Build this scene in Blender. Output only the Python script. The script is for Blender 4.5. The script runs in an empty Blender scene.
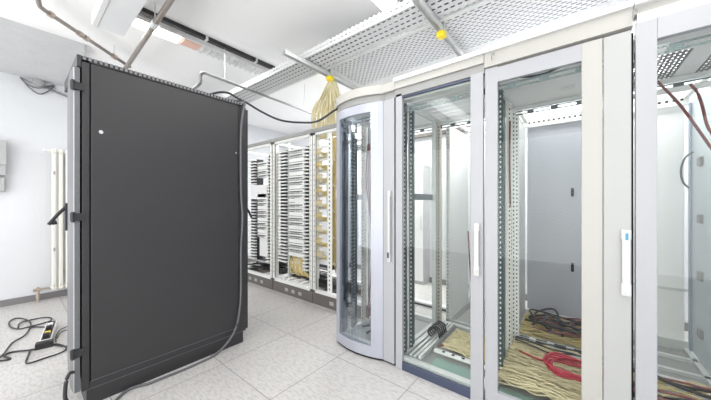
import bpy, bmesh, math, random
from mathutils import Vector, noise
random.seed(7)
# ---------------------------------------------------------------- frame of reference
# u runs along the cabinet row (away to the left), v across the room towards the rows.
# world x = v, world y = u, world z up, metres.
H, F, CX, CY = 1.19, 277.0, 355.5, 203.0
A, B = 0.7783, 0.6279           # forward = (v:A, u:B)
def ray(x, y):
    r = (x-CX)/F; s = (CY-y)/F
    return (B-A*r, A+B*r, s)
def onZ(x, y, z):
    d = ray(x, y); t = (z-H)/d[2]; return (d[0]*t, d[1]*t, z)
def onU(x, y, u):
    d = ray(x, y); t = u/d[0]; return (u, d[1]*t, H+d[2]*t)
def onV(x, y, v):
    d = ray(x, y); t = v/d[1]; return (d[0]*t, v, H+d[2]*t)
FV = 1.745                       # front plane of the glass cabinets
def U(x, v=FV): return onV(x, CY, v)[0]
def V(x, u): return onU(x, CY, u)[1]

COL = bpy.context.scene.collection
# ---------------------------------------------------------------- materials
MATS = {}
def mat(name, col, rough=.5, metal=0., spec=.5, bump=0., bscale=60., var=0., vscale=6.):
    if name in MATS: return MATS[name]
    m = bpy.data.materials.new(name); m.use_nodes = True
    nt = m.node_tree; b = nt.nodes['Principled BSDF']
    b.inputs['Base Color'].default_value = (*col, 1); b.inputs['Roughness'].default_value = rough
    b.inputs['Metallic'].default_value = metal; b.inputs['Specular IOR Level'].default_value = spec
    tc = nt.nodes.new('ShaderNodeTexCoord')
    n = nt.nodes.new('ShaderNodeTexNoise'); n.inputs['Scale'].default_value = vscale; n.inputs['Detail'].default_value = 4
    nt.links.new(tc.outputs['Object'], n.inputs['Vector'])
    mx = nt.nodes.new('ShaderNodeMix'); mx.data_type = 'RGBA'
    k = 1-max(var, .03)
    mx.inputs[6].default_value = (col[0]*k, col[1]*k, col[2]*k, 1); mx.inputs[7].default_value = (*col, 1)
    nt.links.new(n.outputs['Fac'], mx.inputs[0]); nt.links.new(mx.outputs[2], b.inputs['Base Color'])
    if bump:
        n2 = nt.nodes.new('ShaderNodeTexNoise'); n2.inputs['Scale'].default_value = bscale
        nt.links.new(tc.outputs['Object'], n2.inputs['Vector'])
        bp = nt.nodes.new('ShaderNodeBump'); bp.inputs['Strength'].default_value = bump; bp.inputs['Distance'].default_value = .01
        nt.links.new(n2.outputs['Fac'], bp.inputs['Height']); nt.links.new(bp.outputs['Normal'], b.inputs['Normal'])
    MATS[name] = m; return m
def M_(nt, op, a, b=None, c=None):
    n = nt.nodes.new('ShaderNodeMath'); n.operation = op
    for i, q in enumerate((a, b, c)):
        if q is None: continue
        if isinstance(q, (int, float)): n.inputs[i].default_value = q
        else: nt.links.new(q, n.inputs[i])
    return n.outputs[0]
def holes(name, col, rough, metal, axes, pu, pv, wu, wv, stagger=False, offu=0., offv=0.):
    """sheet metal with punched slots: transparent where the slots are"""
    m = bpy.data.materials.new(name); m.use_nodes = True; nt = m.node_tree
    b = nt.nodes['Principled BSDF']; out = nt.nodes['Material Output']
    b.inputs['Base Color'].default_value = (*col, 1); b.inputs['Roughness'].default_value = rough; b.inputs['Metallic'].default_value = metal
    g = nt.nodes.new('ShaderNodeNewGeometry'); s = nt.nodes.new('ShaderNodeSeparateXYZ'); nt.links.new(g.outputs['Position'], s.inputs[0])
    o = {'x': s.outputs[0], 'y': s.outputs[1], 'z': s.outputs[2]}
    o['s'] = M_(nt, 'ADD', s.outputs[0], s.outputs[1])
    a = M_(nt, 'DIVIDE', M_(nt, 'ADD', o[axes[0]], offu), pu); c = M_(nt, 'DIVIDE', M_(nt, 'ADD', o[axes[1]], offv), pv)
    if stagger:
        row = M_(nt, 'FLOOR', c); a = M_(nt, 'ADD', a, M_(nt, 'MULTIPLY', M_(nt, 'MODULO', M_(nt, 'ADD', row, 1000.), 2.), .5))
    fa = M_(nt, 'ABSOLUTE', M_(nt, 'SUBTRACT', M_(nt, 'FRACT', a), .5)); fc = M_(nt, 'ABSOLUTE', M_(nt, 'SUBTRACT', M_(nt, 'FRACT', c), .5))
    k = M_(nt, 'MULTIPLY', M_(nt, 'LESS_THAN', fa, wu/2), M_(nt, 'LESS_THAN', fc, wv/2))
    t = nt.nodes.new('ShaderNodeBsdfTransparent'); mx = nt.nodes.new('ShaderNodeMixShader')
    nt.links.new(k, mx.inputs[0]); nt.links.new(b.outputs[0], mx.inputs[1]); nt.links.new(t.outputs[0], mx.inputs[2])
    nt.links.new(mx.outputs[0], out.inputs['Surface']); MATS[name] = m; return m
def glass(name, tint, refl=1.0, base=.05):
    m = bpy.data.materials.new(name); m.use_nodes = True; nt = m.node_tree; out = nt.nodes['Material Output']
    nt.nodes.remove(nt.nodes['Principled BSDF'])
    t = nt.nodes.new('ShaderNodeBsdfTransparent'); t.inputs[0].default_value = (*tint, 1)
    g = nt.nodes.new('ShaderNodeBsdfGlossy'); g.inputs['Roughness'].default_value = .01; g.inputs['Color'].default_value = (.95, .97, 1, 1)
    fr = nt.nodes.new('ShaderNodeFresnel'); fr.inputs[0].default_value = 1.45
    k = M_(nt, 'ADD', M_(nt, 'MULTIPLY', fr.outputs[0], refl), base)
    mx = nt.nodes.new('ShaderNodeMixShader'); nt.links.new(k, mx.inputs[0]); nt.links.new(t.outputs[0], mx.inputs[1]); nt.links.new(g.outputs[0], mx.inputs[2])
    nt.links.new(mx.outputs[0], out.inputs['Surface']); MATS[name] = m; return m
def emit(name, col, s):
    m = bpy.data.materials.new(name); m.use_nodes = True; nt = m.node_tree
    b = nt.nodes['Principled BSDF']; b.inputs['Base Color'].default_value = (*col, 1)
    b.inputs['Emission Color'].default_value = (*col, 1); b.inputs['Emission Strength'].default_value = s
    MATS[name] = m; return m

m_wall = mat('white_paint', (.71, .725, .75), .9, bump=.15, bscale=40, var=.04, vscale=1.5)
m_ceil = mat('ceiling_paint', (.95, .95, .95), .9, bump=.06, bscale=30, var=.03, vscale=1.2)
m_conc = mat('grey_plaster', (.60, .61, .62), .95, bump=.3, bscale=25, var=.14, vscale=5)
m_base = mat('grey_skirting', (.22, .215, .22), .6)
m_black = mat('black_powder_coat', (.034, .0335, .036), .42, spec=.5, bump=.06, bscale=900, var=.1, vscale=3)
m_blackd = mat('black_frame_coat', (.022, .023, .026), .45)
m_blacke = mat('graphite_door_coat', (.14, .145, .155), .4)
m_gap = mat('dark_gap', (.01, .01, .012), .8)
m_rubber = mat('black_rubber', (.02, .02, .022), .5)
m_cabw = mat('cabinet_light_grey', (.40, .405, .43), .38, var=.03, vscale=2)
m_cabw2 = mat('cabinet_warm_white', (.415, .42, .415), .4, var=.03, vscale=2)
m_cream = mat('cream_steel', (.455, .446, .42), .45, var=.05, vscale=3)
m_white = mat('white_steel', (.80, .80, .80), .35)
m_roofw = mat('white_roof_sheet', (.93, .93, .93), .5)
m_gapgrey = mat('shadow_grey_profile', (.30, .30, .295), .5)  # one even mid grey for fascia strips, hooks and plates
m_bg2 = mat('pale_blue_grey_panel', (.50, .545, .57), .4)
m_dvent = holes('dark_vent_grid', (.22, .22, .22), .5, .1, 'yx', .020, .04, .5, .7)
m_handle = mat('handle_plastic', (.60, .60, .59), .4)
m_bluegrey = mat('blue_grey_post', (.33, .37, .44), .45)
m_silver = mat('silver_lacquer', (.45, .465, .53), .35, metal=.25)
m_greymid = mat('grey_lacquer', (.42, .43, .43), .45, var=.1, vscale=4)
m_galv = mat('galvanised_steel', (.74, .76, .75), .4, metal=.3, var=.25, vscale=14)
m_teal = mat('dark_zinc_steel', (.15, .185, .19), .35, metal=.55, var=.3, vscale=20)
m_navy = mat('navy_steel', (.07, .085, .14), .3, metal=.3)
m_brown = mat('plinth_brown_grey', (.15, .135, .125), .55, var=.12, vscale=8)
m_rackw = mat('rack_white', (.86, .87, .85), .45, var=.06, vscale=8)
m_yel = mat('yellow_cable', (.72, .58, .26), .5, var=.3, vscale=30)
m_yelpale = mat('pale_yellow_cable', (.80, .70, .44), .5, var=.35, vscale=22)
m_fan = mat('cream_yellow_cable', (.90, .82, .54), .5, var=.3, vscale=20)
m_yelcap = mat('yellow_plastic', (.95, .72, .02), .4)
m_red = mat('red_cable', (.42, .015, .04), .4)
m_redbr = mat('red_brown_cable', (.20, .06, .06), .5)
m_cable = mat('black_cable', (.025, .025, .028), .35)
m_gcable = mat('grey_cable', (.13, .13, .14), .45)
m_wcable = mat('white_cable', (.7, .7, .68), .5)
m_pipe = mat('worn_pipe', (.36, .32, .29), .5, metal=.3, var=.35, vscale=12)
m_pipeg = mat('steel_conduit', (.30, .30, .30), .4, metal=.5, var=.2, vscale=12)
m_green = mat('greenish_plate', (.30, .45, .40), .12, var=.35, vscale=7)
m_rad = mat('radiator_enamel', (.80, .78, .72), .35)
m_sheet = mat('smoke_grey_sheet', (.46, .47, .52), .3, var=.18, vscale=1.8)
m_sheetl = mat('pale_grey_panel', (.86, .87, .88), .4, var=.1, vscale=2)
m_tube = emit('lit_diffuser', (1, .99, .97), 4.0)
m_blue = mat('blue_sticker', (.05, .30, .45), .5)
m_orange = mat('peach_cover', (.80, .52, .42), .6)
m_brass = mat('valve_metal', (.50, .42, .36), .35, metal=.7)
m_lock = mat('lock_metal', (.75, .75, .75), .2, metal=.9)
m_tray = holes('perforated_tray', (.72, .73, .74), .5, .0, 'yx', .050, .026, .60, .36, True)
m_trayn = holes('slotted_tray', (.66, .67, .68), .5, .0, 'yx', .045, .05, .6, .3, True)
m_trayl = holes('slotted_rail', (.6, .61, .62), .5, .0, 'yz', .04, .03, .6, .35, False)
m_prail = holes('punched_post', (.78, .79, .78), .4, .4, 'zs', .025, .036, .5, .30)
m_ptan = holes('punched_tan_post', (.66, .61, .52), .4, .3, 'zs', .025, .036, .5, .30)
m_pteal = holes('punched_dark_post', (.085, .12, .125), .35, .5, 'zs', .022, .036, .5, .28)
m_pwhite = holes('punched_white_post', (.85, .85, .81), .4, .1, 'zs', .025, .036, .5, .30)
m_pbar = holes('slotted_cross_bar', (.32, .38, .40), .35, .4, 'yz', .12, .5, .62, 9., False)
m_vent = holes('slotted_vent', (.62, .63, .63), .5, .1, 'yx', .015, .10, .45, .75)
m_topvent = holes('slotted_black_rim', (.22, .22, .23), .4, .1, 'xz', .024, .2, .45, 9.)
m_mesh = holes('fine_mesh', (.88, .88, .87), .5, .0, 'yz', .008, .008, .4, .4, True)
m_glass = glass('clear_glass', (.975, .99, .98), .35, .0)
m_glassc = glass('smoked_glass', (.90, .93, .95), .6, .02)

# floor: pale vinyl tiles with a fleck and thin joints
m_floor = bpy.data.materials.new('vinyl_tiles'); m_floor.use_nodes = True
nt = m_floor.node_tree; b = nt.nodes['Principled BSDF']; b.inputs['Roughness'].default_value = .38
g = nt.nodes.new('ShaderNodeNewGeometry'); s = nt.nodes.new('ShaderNodeSeparateXYZ'); nt.links.new(g.outputs['Position'], s.inputs[0])
tx = M_(nt, 'DIVIDE', M_(nt, 'ADD', s.outputs[0], 6.0-.975), .6); ty = M_(nt, 'DIVIDE', M_(nt, 'ADD', s.outputs[1], 6.0-1.45), .6)
jx = M_(nt, 'LESS_THAN', M_(nt, 'FRACT', tx), .008); jy = M_(nt, 'LESS_THAN', M_(nt, 'FRACT', ty), .008)
jt = M_(nt, 'MAXIMUM', jx, jy)
cmb = nt.nodes.new('ShaderNodeCombineXYZ'); nt.links.new(M_(nt, 'FLOOR', tx), cmb.inputs[0]); nt.links.new(M_(nt, 'FLOOR', ty), cmb.inputs[1])
wn = nt.nodes.new('ShaderNodeTexWhiteNoise'); nt.links.new(cmb.outputs[0], wn.inputs['Vector'])
mp = nt.nodes.new('ShaderNodeMapping'); mp.inputs['Scale'].default_value = (70, 22, 1); mp.inputs['Rotation'].default_value = (0, 0, .5)
nt.links.new(g.outputs['Position'], mp.inputs[0])
nz = nt.nodes.new('ShaderNodeTexNoise'); nz.inputs['Scale'].default_value = 1; nz.inputs['Detail'].default_value = 5; nt.links.new(mp.outputs[0], nz.inputs['Vector'])
cr = nt.nodes.new('ShaderNodeValToRGB'); cr.color_ramp.elements[0].position = .36; cr.color_ramp.elements[0].color = (.475, .458, .448, 1)
cr.color_ramp.elements[1].position = .56; cr.color_ramp.elements[1].color = (.585, .568, .555, 1); nt.links.new(nz.outputs['Fac'], cr.inputs[0])
mul = nt.nodes.new('ShaderNodeMix'); mul.data_type = 'RGBA'; mul.blend_type = 'MULTIPLY'; mul.inputs[0].default_value = 1
nt.links.new(cr.outputs[0], mul.inputs[6])
gr = M_(nt, 'ADD', M_(nt, 'MULTIPLY', wn.outputs['Value'], .06), .95)
cg = nt.nodes.new('ShaderNodeCombineColor'); [nt.links.new(gr, cg.inputs[i]) for i in range(3)]; nt.links.new(cg.outputs[0], mul.inputs[7])
mj = nt.nodes.new('ShaderNodeMix'); mj.data_type = 'RGBA'; nt.links.new(jt, mj.inputs[0]); nt.links.new(mul.outputs[2], mj.inputs[6]); mj.inputs[7].default_value = (.22, .21, .205, 1)
nt.links.new(mj.outputs[2], b.inputs['Base Color'])

# ---------------------------------------------------------------- mesh helpers
def smooth(pts, k=6):
    P = [Vector(p) for p in pts]
    if len(P) < 3: return P
    out = []
    for i in range(len(P)-1):
        a = P[i-1] if i else P[0]*2-P[1]; b, c = P[i], P[i+1]; d = P[i+2] if i+2 < len(P) else P[-1]*2-P[-2]
        for j in range(k):
            t = j/k
            out.append(.5*((2*b)+(c-a)*t+(2*a-5*b+4*c-d)*t*t+(3*b-a-3*c+d)*t**3))
    out.append(P[-1]); return out
class MB:
    def __init__(s): s.b = bmesh.new()
    def poly(s, pts): return s.b.faces.new([s.b.verts.new((p[1], p[0], p[2])) for p in pts])
    def box(s, u0, u1, v0, v1, z0, z1):
        vs = [s.b.verts.new((v, u, z)) for z in (z0, z1) for v, u in ((v0, u0), (v1, u0), (v1, u1), (v0, u1))]
        for f in ((3, 2, 1, 0), (4, 5, 6, 7), (0, 1, 5, 4), (1, 2, 6, 5), (2, 3, 7, 6), (3, 0, 4, 7)): s.b.faces.new([vs[i] for i in f])
        return s
    def prism(s, poly, z0, z1):                       # poly of (u,v), extruded in z
        lo = [s.b.verts.new((p[1], p[0], z0)) for p in poly]; hi = [s.b.verts.new((p[1], p[0], z1)) for p in poly]
        n = len(poly); s.b.faces.new(lo[::-1]); s.b.faces.new(hi)
        for i in range(n): s.b.faces.new([lo[i], lo[(i+1) % n], hi[(i+1) % n], hi[i]])
        return s
    def strip(s, curve, th, z0, z1):                  # curved sheet: curve of (u,v), thickness in +v
        n = len(curve)
        for i in range(n-1):
            a, c = curve[i], curve[i+1]
            s.prism([a, c, (c[0], c[1]+th), (a[0], a[1]+th)], z0, z1)
        return s
    def tube(s, pts, r, n=8, sm=True):
        P = smooth(pts) if sm else [Vector(p) for p in pts]
        P = [Vector((p[1], p[0], p[2])) for p in P]
        rings = []; up = Vector((0, 0, 1))
        for i, p in enumerate(P):
            t = (P[min(i+1, len(P)-1)]-P[max(i-1, 0)])
            if t.length < 1e-9: t = Vector((0, 0, 1))
            t.normalize(); ref = up if abs(t.z) < .95 else Vector((1, 0, 0))
            a = t.cross(ref).normalized(); c = t.cross(a).normalized()
            rings.append([s.b.verts.new(p+a*math.cos(2*math.pi*j/n)*r+c*math.sin(2*math.pi*j/n)*r) for j in range(n)])
        for i in range(len(rings)-1):
            for j in range(n): s.b.faces.new([rings[i][j], rings[i][(j+1) % n], rings[i+1][(j+1) % n], rings[i+1][j]])
        s.b.faces.new(rings[0][::-1]); s.b.faces.new(rings[-1]); return s
    def cyl(s, a, b, r, n=12): return s.tube([a, b], r, n, False)
    def build(s, name, m, parent=None, bevel=0., round_=False, origin=None, **tags):
        bmesh.ops.recalc_face_normals(s.b, faces=s.b.faces)
        me = bpy.data.meshes.new(name)
        if parent is not None: o0 = Vector(parent['_o'])
        else:
            if origin is None:
                xs = [v.co for v in s.b.verts]
                mn = Vector((min(c.x for c in xs), min(c.y for c in xs), min(c.z for c in xs))); mxx = Vector((max(c.x for c in xs), max(c.y for c in xs), 0))
                o0 = Vector(((mn.x+mxx.x)/2, (mn.y+mxx.y)/2, mn.z))
            else: o0 = Vector((origin[1], origin[0], origin[2]))
        for v in s.b.verts: v.co -= o0
        s.b.to_mesh(me); s.b.free(); me.materials.append(m)
        if round_:
            for p in me.polygons: p.use_smooth = True
        o = bpy.data.objects.new(name, me); COL.objects.link(o)
        if bevel:
            bv = o.modifiers.new('bevel', 'BEVEL'); bv.width = bevel; bv.segments = 2; bv.limit_method = 'ANGLE'
        if parent is not None: o.parent = parent
        else: o.location = o0
        o['_o'] = tuple(o0)
        for k, v in tags.items(): o[k] = v
        return o
def thing(name, loc, label, cat, group=None):
    o = bpy.data.objects.new(name, None); COL.objects.link(o); o.location = (loc[1], loc[0], loc[2]); o['_o'] = (loc[1], loc[0], loc[2])
    o.empty_display_size = .1; o['label'] = label; o['category'] = cat
    if group: o['group'] = group
    return o
def T(label, cat, group=None, kind=None):
    d = dict(label=label, category=cat)
    if group: d['group'] = group
    if kind: d['kind'] = kind
    return d
ST = dict(kind='structure')
def box(name, m, parent, u0, u1, v0, v1, z0, z1, bevel=0., **t):
    return MB().box(u0, u1, v0, v1, z0, z1).build(name, m, parent, bevel, **t)

# ---------------------------------------------------------------- the room
UL, VB, CZ = 5.15, 3.95, 2.76
UR, VF = -2.2, -2.6
box('floor', m_floor, None, UR-.1, UL+.1, VF-.1, VB+.1, -.1, 0, **ST)
box('ceiling', m_ceil, None, UR-.1, 3.80, VF-.1, VB+.1, CZ, CZ+.1, **ST)
box('wall_left', m_wall, None, UL, UL+.1, VF, VB, 0, CZ, **ST)
box('wall_back', m_wall, None, UR, UL, VB, VB+.1, 0, CZ, **ST)
box('wall_right', m_wall, None, UR-.1, UR, VF, VB, 0, CZ, **ST)
FILL_WIN = [(-2.0, 1.4), (1.6, 5.0)]; WZ0, WZ1 = .10, 2.62  # made-up window openings behind the viewer, added for fill light
q = MB().box(UR, UL, VF-.1, VF, 0, WZ0).box(UR, UL, VF-.1, VF, WZ1, CZ).box(UR, FILL_WIN[0][0], VF-.1, VF, WZ0, WZ1).box(FILL_WIN[0][1], FILL_WIN[1][0], VF-.1, VF, WZ0, WZ1).box(FILL_WIN[1][1], UL, VF-.1, VF, WZ0, WZ1)
q.build('wall_front', m_wall, None, **ST)
for i, (a, c) in enumerate(FILL_WIN):
    w_ = MB().box(a, c, VF-.08, VF-.03, WZ0, WZ0+.06).box(a, c, VF-.08, VF-.03, WZ1-.06, WZ1).box(a, a+.06, VF-.08, VF-.03, WZ0, WZ1).box(c-.06, c, VF-.08, VF-.03, WZ0, WZ1).box((a+c)/2-.04, (a+c)/2+.04, VF-.08, VF-.03, WZ0, WZ1).build('window_%d' % (i+1), m_white, None, **ST)  # unseen frame, added to go with the fill lamps
    box('window_glass', m_glass, w_, a+.06, c-.06, VF-.058, VF-.052, WZ0+.06, WZ1-.06)
box('trim_1', m_conc, None, 3.80, UL, VF, .45, 2.69, CZ+.1, **ST)
box('trim_2', m_ceil, None, 3.80, UL, .45, VB+.1, CZ, CZ+.1, **ST)
box('baseboard_left', m_base, None, UL-.015, UL, VF, VB, 0, .075, **ST)
box('baseboard_back', m_base, None, UR, UL, VB-.015, VB, 0, .075, **ST)

# ---------------------------------------------------------------- lights
def luminaire(u, v0, v1, label, peach=False, power=30, w=.07):
    t = thing('ceiling_light', (u, (v0+v1)/2, CZ-.075), label, 'ceiling light')
    box('housing', m_white, t, u-w, u+w, v0, v1, CZ-.055, CZ, .004)
    if peach:
        a = v0+(v1-v0)*.24
        box('diffuser', m_tube, t, u-w+.01, u+w-.01, v0+.02, a, CZ-.07, CZ-.055, label='glowing white diffuser')
        box('end_cover', m_orange, t, u-w+.01, u+w-.01, a+.03, a+.17, CZ-.065, CZ-.055, label='peach coloured cover plate')
        q = MB(); k = a+.2
        while k < v1-.03:
            q.box(u-w+.01, u+w-.01, k, k+.012, CZ-.075, CZ-.055); k += .06
        q.build('louvre', m_galv, t)
    else:
        box('diffuser', m_tube, t, u-w+.01, u+w-.01, v0+.02, v1-.02, CZ-.075, CZ-.055, label='glowing white diffuser')
    l = bpy.data.lights.new('lamp', 'AREA'); l.shape = 'RECTANGLE'; l.size = v1-v0; l.size_y = .3; l.energy = power
    l.color = (1, .985, .96)
    o = bpy.data.objects.new('lamp', l); COL.objects.link(o); o.location = ((v0+v1)/2, u, CZ-.09)
    return t
luminaire(2.885, .62, 2.08, 'louvred ceiling light with peach plate beside the black rail', True, 16)
luminaire(1.13, .45, 1.84, 'plain lit ceiling light partly behind the slotted cable tray', power=11)
luminaire(-.55, .2, 1.6, 'plain lit ceiling light above the nearest glass cabinets', power=11)
luminaire(1.6, -1.7, -.3, 'plain lit ceiling light behind the viewer on the left', power=11)
luminaire(-.5, -1.7, -.3, 'plain lit ceiling light behind the viewer on the right', power=11)
luminaire(4.0-.35, -1.7, -.3, 'plain lit ceiling light near the grey plaster ceiling strip', power=11)
def area(name, u, v, z, su, sv, e, rot=(0, 0, 0)):
    l = bpy.data.lights.new(name, 'AREA'); l.shape = 'RECTANGLE'; l.size = sv; l.size_y = su; l.energy = e
    o = bpy.data.objects.new(name, l); COL.objects.link(o); o.location = (v, u, z); o.rotation_euler = rot
# added fill lamps without fixtures, brightening the cabinet interiors and rear row
area('aisle_lamp', 2.9, 3.35, CZ-.05, 1.6, .3, 60); area('aisle_lamp', .2, 3.6, CZ-.05, 1.8, .3, 42); area('aisle_lamp', .15, 2.95, CZ-.05, 1.9, .25, 24)

for a, c in FILL_WIN:      # added fill lamps at the made-up windows, tilted up towards the ceiling
    area('daylight', (a+c)/2, VF+.02, (WZ0+WZ1)/2, WZ1-WZ0, c-a, 105, (math.pi/2+.42, 0, -math.pi/2))
# ---------------------------------------------------------------- black server cabinet
BU = 2.238; BW = .60
bc = thing('server_cabinet', (BU+BW/2, .75, 0), 'tall black closed server cabinet standing alone on the left', 'server cabinet')
v0, v1, zt = .2535, 1.266, 2.045
q = MB()
q.box(BU, BU+.03, v0, .286, .097, 2.012); q.box(BU, BU+.03, 1.20, v1, .097, 2.012)
q.box(BU, BU+.03, .286, 1.20, .097, .140); q.box(BU, BU+.03, .286, 1.20, 2.014, 2.024)
q.box(BU+BW-.03, BU+BW, v0, v1, .097, 2.02)
q.build('frame', m_black, bc, .003)
box('side_panel', m_black, bc, BU-.004, BU+.02, .2915, 1.195, .145, 2.010, .003)
MB().box(BU, BU+.004, v0, v1, 2.024, zt).build('top_rim', m_topvent, bc)
box('top_panel', m_blackd, bc, BU+.006, BU+BW, v0, v1, 2.026, zt, .002)
box('lower_lip', m_blacke, bc, BU-.0055, BU, .2915, 1.195, .1405, .1435)  # lighter strips here and below paint highlights along the lower edges
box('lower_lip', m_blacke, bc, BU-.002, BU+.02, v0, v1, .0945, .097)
box('inner_shell', m_gap, bc, BU+.022, BU+BW-.035, v0+.012, v1-.012, .11, 2.02)
q = MB().box(BU+.002, BU+.02, .272, 1.243, 0, .095).box(BU+BW-.02, BU+BW-.002, .272, 1.243, 0, .095).box(BU+.02, BU+BW-.02, .272, .29, 0, .095).box(BU+.02, BU+BW-.02, 1.225, 1.243, 0, .095)
q.build('plinth', m_black, bc, .002)
d = MB().prism([(BU+.0, .2455), (BU+.0, .2185), (BU+.1, .214), (BU+BW*.6, .228), (BU+BW-.005, .247), (BU+BW-.005, .2505)], .103, 1.97).build('front_door', m_blacke, bc, .003)
box('door_edge', m_galv, d, BU-.001, BU+.004, .2190, .2225, .103, 1.965, label='bright bare edge of the door')  # pale strip puts the reflection on the door edge into colour
box('top_cap', m_black, bc, BU, BU+BW, .232, .2525, 1.975, zt, .003)
for z in (.33, 1.11, 1.86):
    MB().box(BU-.012, BU+.01, .205, .262, z-.022, z+.022).cyl((BU-.008, .215, z-.03), (BU-.008, .215, z+.03), .008).build('hinge', m_blackd, bc, .002)
h = MB().box(BU+.50, BU+.53, .228, .243, 1.0, 1.19).build('door_handle', m_rubber, d, .003, label='black swing handle standing open')
MB().tube([(BU+.515, .235, 1.165), (BU+.515, .20, 1.12), (BU+.515, .152, 1.045)], .010).build('lever', m_rubber, bc)
MB().cyl((BU+.515, .19, 1.06), (BU+.515, .165, 1.055), .014).build('lever_grip', m_rubber, bc)
d2 = box('rear_door', m_black, bc, BU+.01, BU+BW-.01, 1.268, 1.292, .103, 2.0, .003)
MB().tube([(BU+.07, 1.29, 1.17), (BU+.07, 1.33, 1.12), (BU+.07, 1.36, 1.06)], .010).box(BU+.055, BU+.085, 1.292, 1.303, 1.0, 1.19).build('door_handle', m_rubber, d2)
for x, y in ((101, 132), (236, 153)):
    p = onU(x, y, BU-.005); MB().cyl((BU-.006, p[1], p[2]), (BU-.002, p[1], p[2]), .011 if x < 200 else .007).build('lock', m_lock, bc)

# ---------------------------------------------------------------- cables on the black cabinet
MB().tube([(BU+.05, .98, zt+.006), (BU+.03, 1.06, zt+.045), (BU+.02, 1.13, zt+.055), (BU+.0, 1.2, zt+.025), (BU-.005, 1.265, zt+.012),
           onV(262, 112, 1.4), onV(280, 120, 1.5), onV(300, 122.5, 1.58), onV(318, 121, 1.65), onV(337, 109, 1.76), (1.55, 1.95, 2.10)], .009).build(
    'power_cable', m_cable, None, round_=True, **T('black cable sagging from the black cabinet top to the curved glass cabinet', 'cable'))
MB().tube([(BU+.06, 1.10, zt+.01), (BU+.02, 1.2, zt+.012), (BU-.008, 1.236, zt+.012), (BU-.02, 1.24, zt-.02), onU(241, 130, BU-.02), onU(241, 190, BU-.02), onU(242.5, 218, BU-.025), onU(241, 250, BU-.02), onU(241, 285, BU-.02),
           onU(240, 306, BU-.025), onU(236.5, 326, BU-.03), onU(228, 342, BU-.035), onZ(213, 356, .012), onZ(184, 369.5, .01), onZ(153, 382, .01), onZ(116, 400, .01), (1.45, .0, .01), (1.1, -.5, .01)], .0085).build(
    'power_cable', m_gcable, None, round_=True, **T('long dark cable running down the black cabinet side onto the floor', 'cable'))
MB().tube([onU(74, 372, BU-.014), onU(69, 374, BU-.02), onU(66, 383, BU-.03), onU(65, 397, BU-.04), onU(66, 410, BU-.06), (1.95, .05, .01), (1.6, -.1, .01)], .009).build(
    'power_cable', m_cable, None, round_=True, **T('short black cable dropping from lowest hinge of the black cabinet', 'cable'))

# ---------------------------------------------------------------- power strip and its leads
ps = onZ(49, 334, .0); 
t = thing('power_strip', ps, 'white and black power strip lying on the floor by the wall', 'power strip')
a = onZ(45, 346, 0); b_ = onZ(52, 326, 0)
dv = Vector((b_[0]-a[0], b_[1]-a[1], 0)); L = dv.length; dv.normalize(); nv = Vector((-dv.y, dv.x, 0))
def obox(a, dv, nv, l0, l1, w0, w1, z0, z1):
    P = [Vector((a[0], a[1], 0))+dv*l+nv*w for l, w in ((l0, w0), (l1, w0), (l1, w1), (l0, w1))]
    return MB().prism([(p.x, p.y) for p in P], z0, z1)
obox(a, dv, nv, 0, L, -.035, .035, 0, .045).build('case', m_white, t, .004)
obox(a, dv, nv, .03, L-.01, -.026, .026, .045, .049).build('socket_face', m_rubber, t)
for k, (m, zz) in enumerate(((m_rubber, .085), (m_yelcap, .062), (m_rubber, .08), (m_white, .07))):
    obox(a, dv, nv, .05+k*(L-.1)/4, .09+k*(L-.1)/4, -.018, .018, .049, zz).build('plug', m, t, .003)
obox(a, dv, nv, -.06, 0, -.05, .05, 0, .05).build('end_block', m_rubber, t, .004)
def floor_cable(pix, label, r=.006, m=None, z=.008):
    MB().tube([onZ(x, y, z+.004*(i % 2)) for i, (x, y) in enumerate(pix)], r).build('power_lead', m or m_cable, None, round_=True, **T(label, 'cable', 'black leads tangled on the floor by the power strip'))
floor_cable([(-20, 362), (0, 357), (12, 343), (25, 335), (31, 325), (27, 320), (18, 318), (10, 321), (10, 326), (18, 329), (30, 327), (46, 327)], 'black lead looping widest to the left of the power strip')
floor_cable([(44, 347), (30, 350), (12, 352), (4, 356), (10, 359), (-10, 362)], 'black lead leaving the lower end of power strip to the left', r=.007)
floor_cable([(18, 328), (20, 323), (30, 320), (44, 317.5), (51, 318), (50, 321), (40, 324), (28, 327)], 'black lead forming a flat loop above the power strip')
floor_cable([(30, 350), (28, 356), (26, 362), (30, 363), (45, 358), (60, 353), (66, 349), (64, 346), (56, 344), (50, 346)], 'black lead making the loop nearest the viewer beside the power strip')
floor_cable([(54, 344), (60, 346), (68, 346), (78, 345)], 'short black lead running from the power strip behind black cabinet', r=.005)
floor_cable([(56, 342), (56, 336), (60, 330), (66, 327), (75, 324)], 'thin black lead curving up behind the black cabinet', r=.004)
floor_cable([(57, 338), (60, 333), (66, 330), (75, 331)], 'thin black lead curving inside the other beside black cabinet', r=.004)

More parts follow.
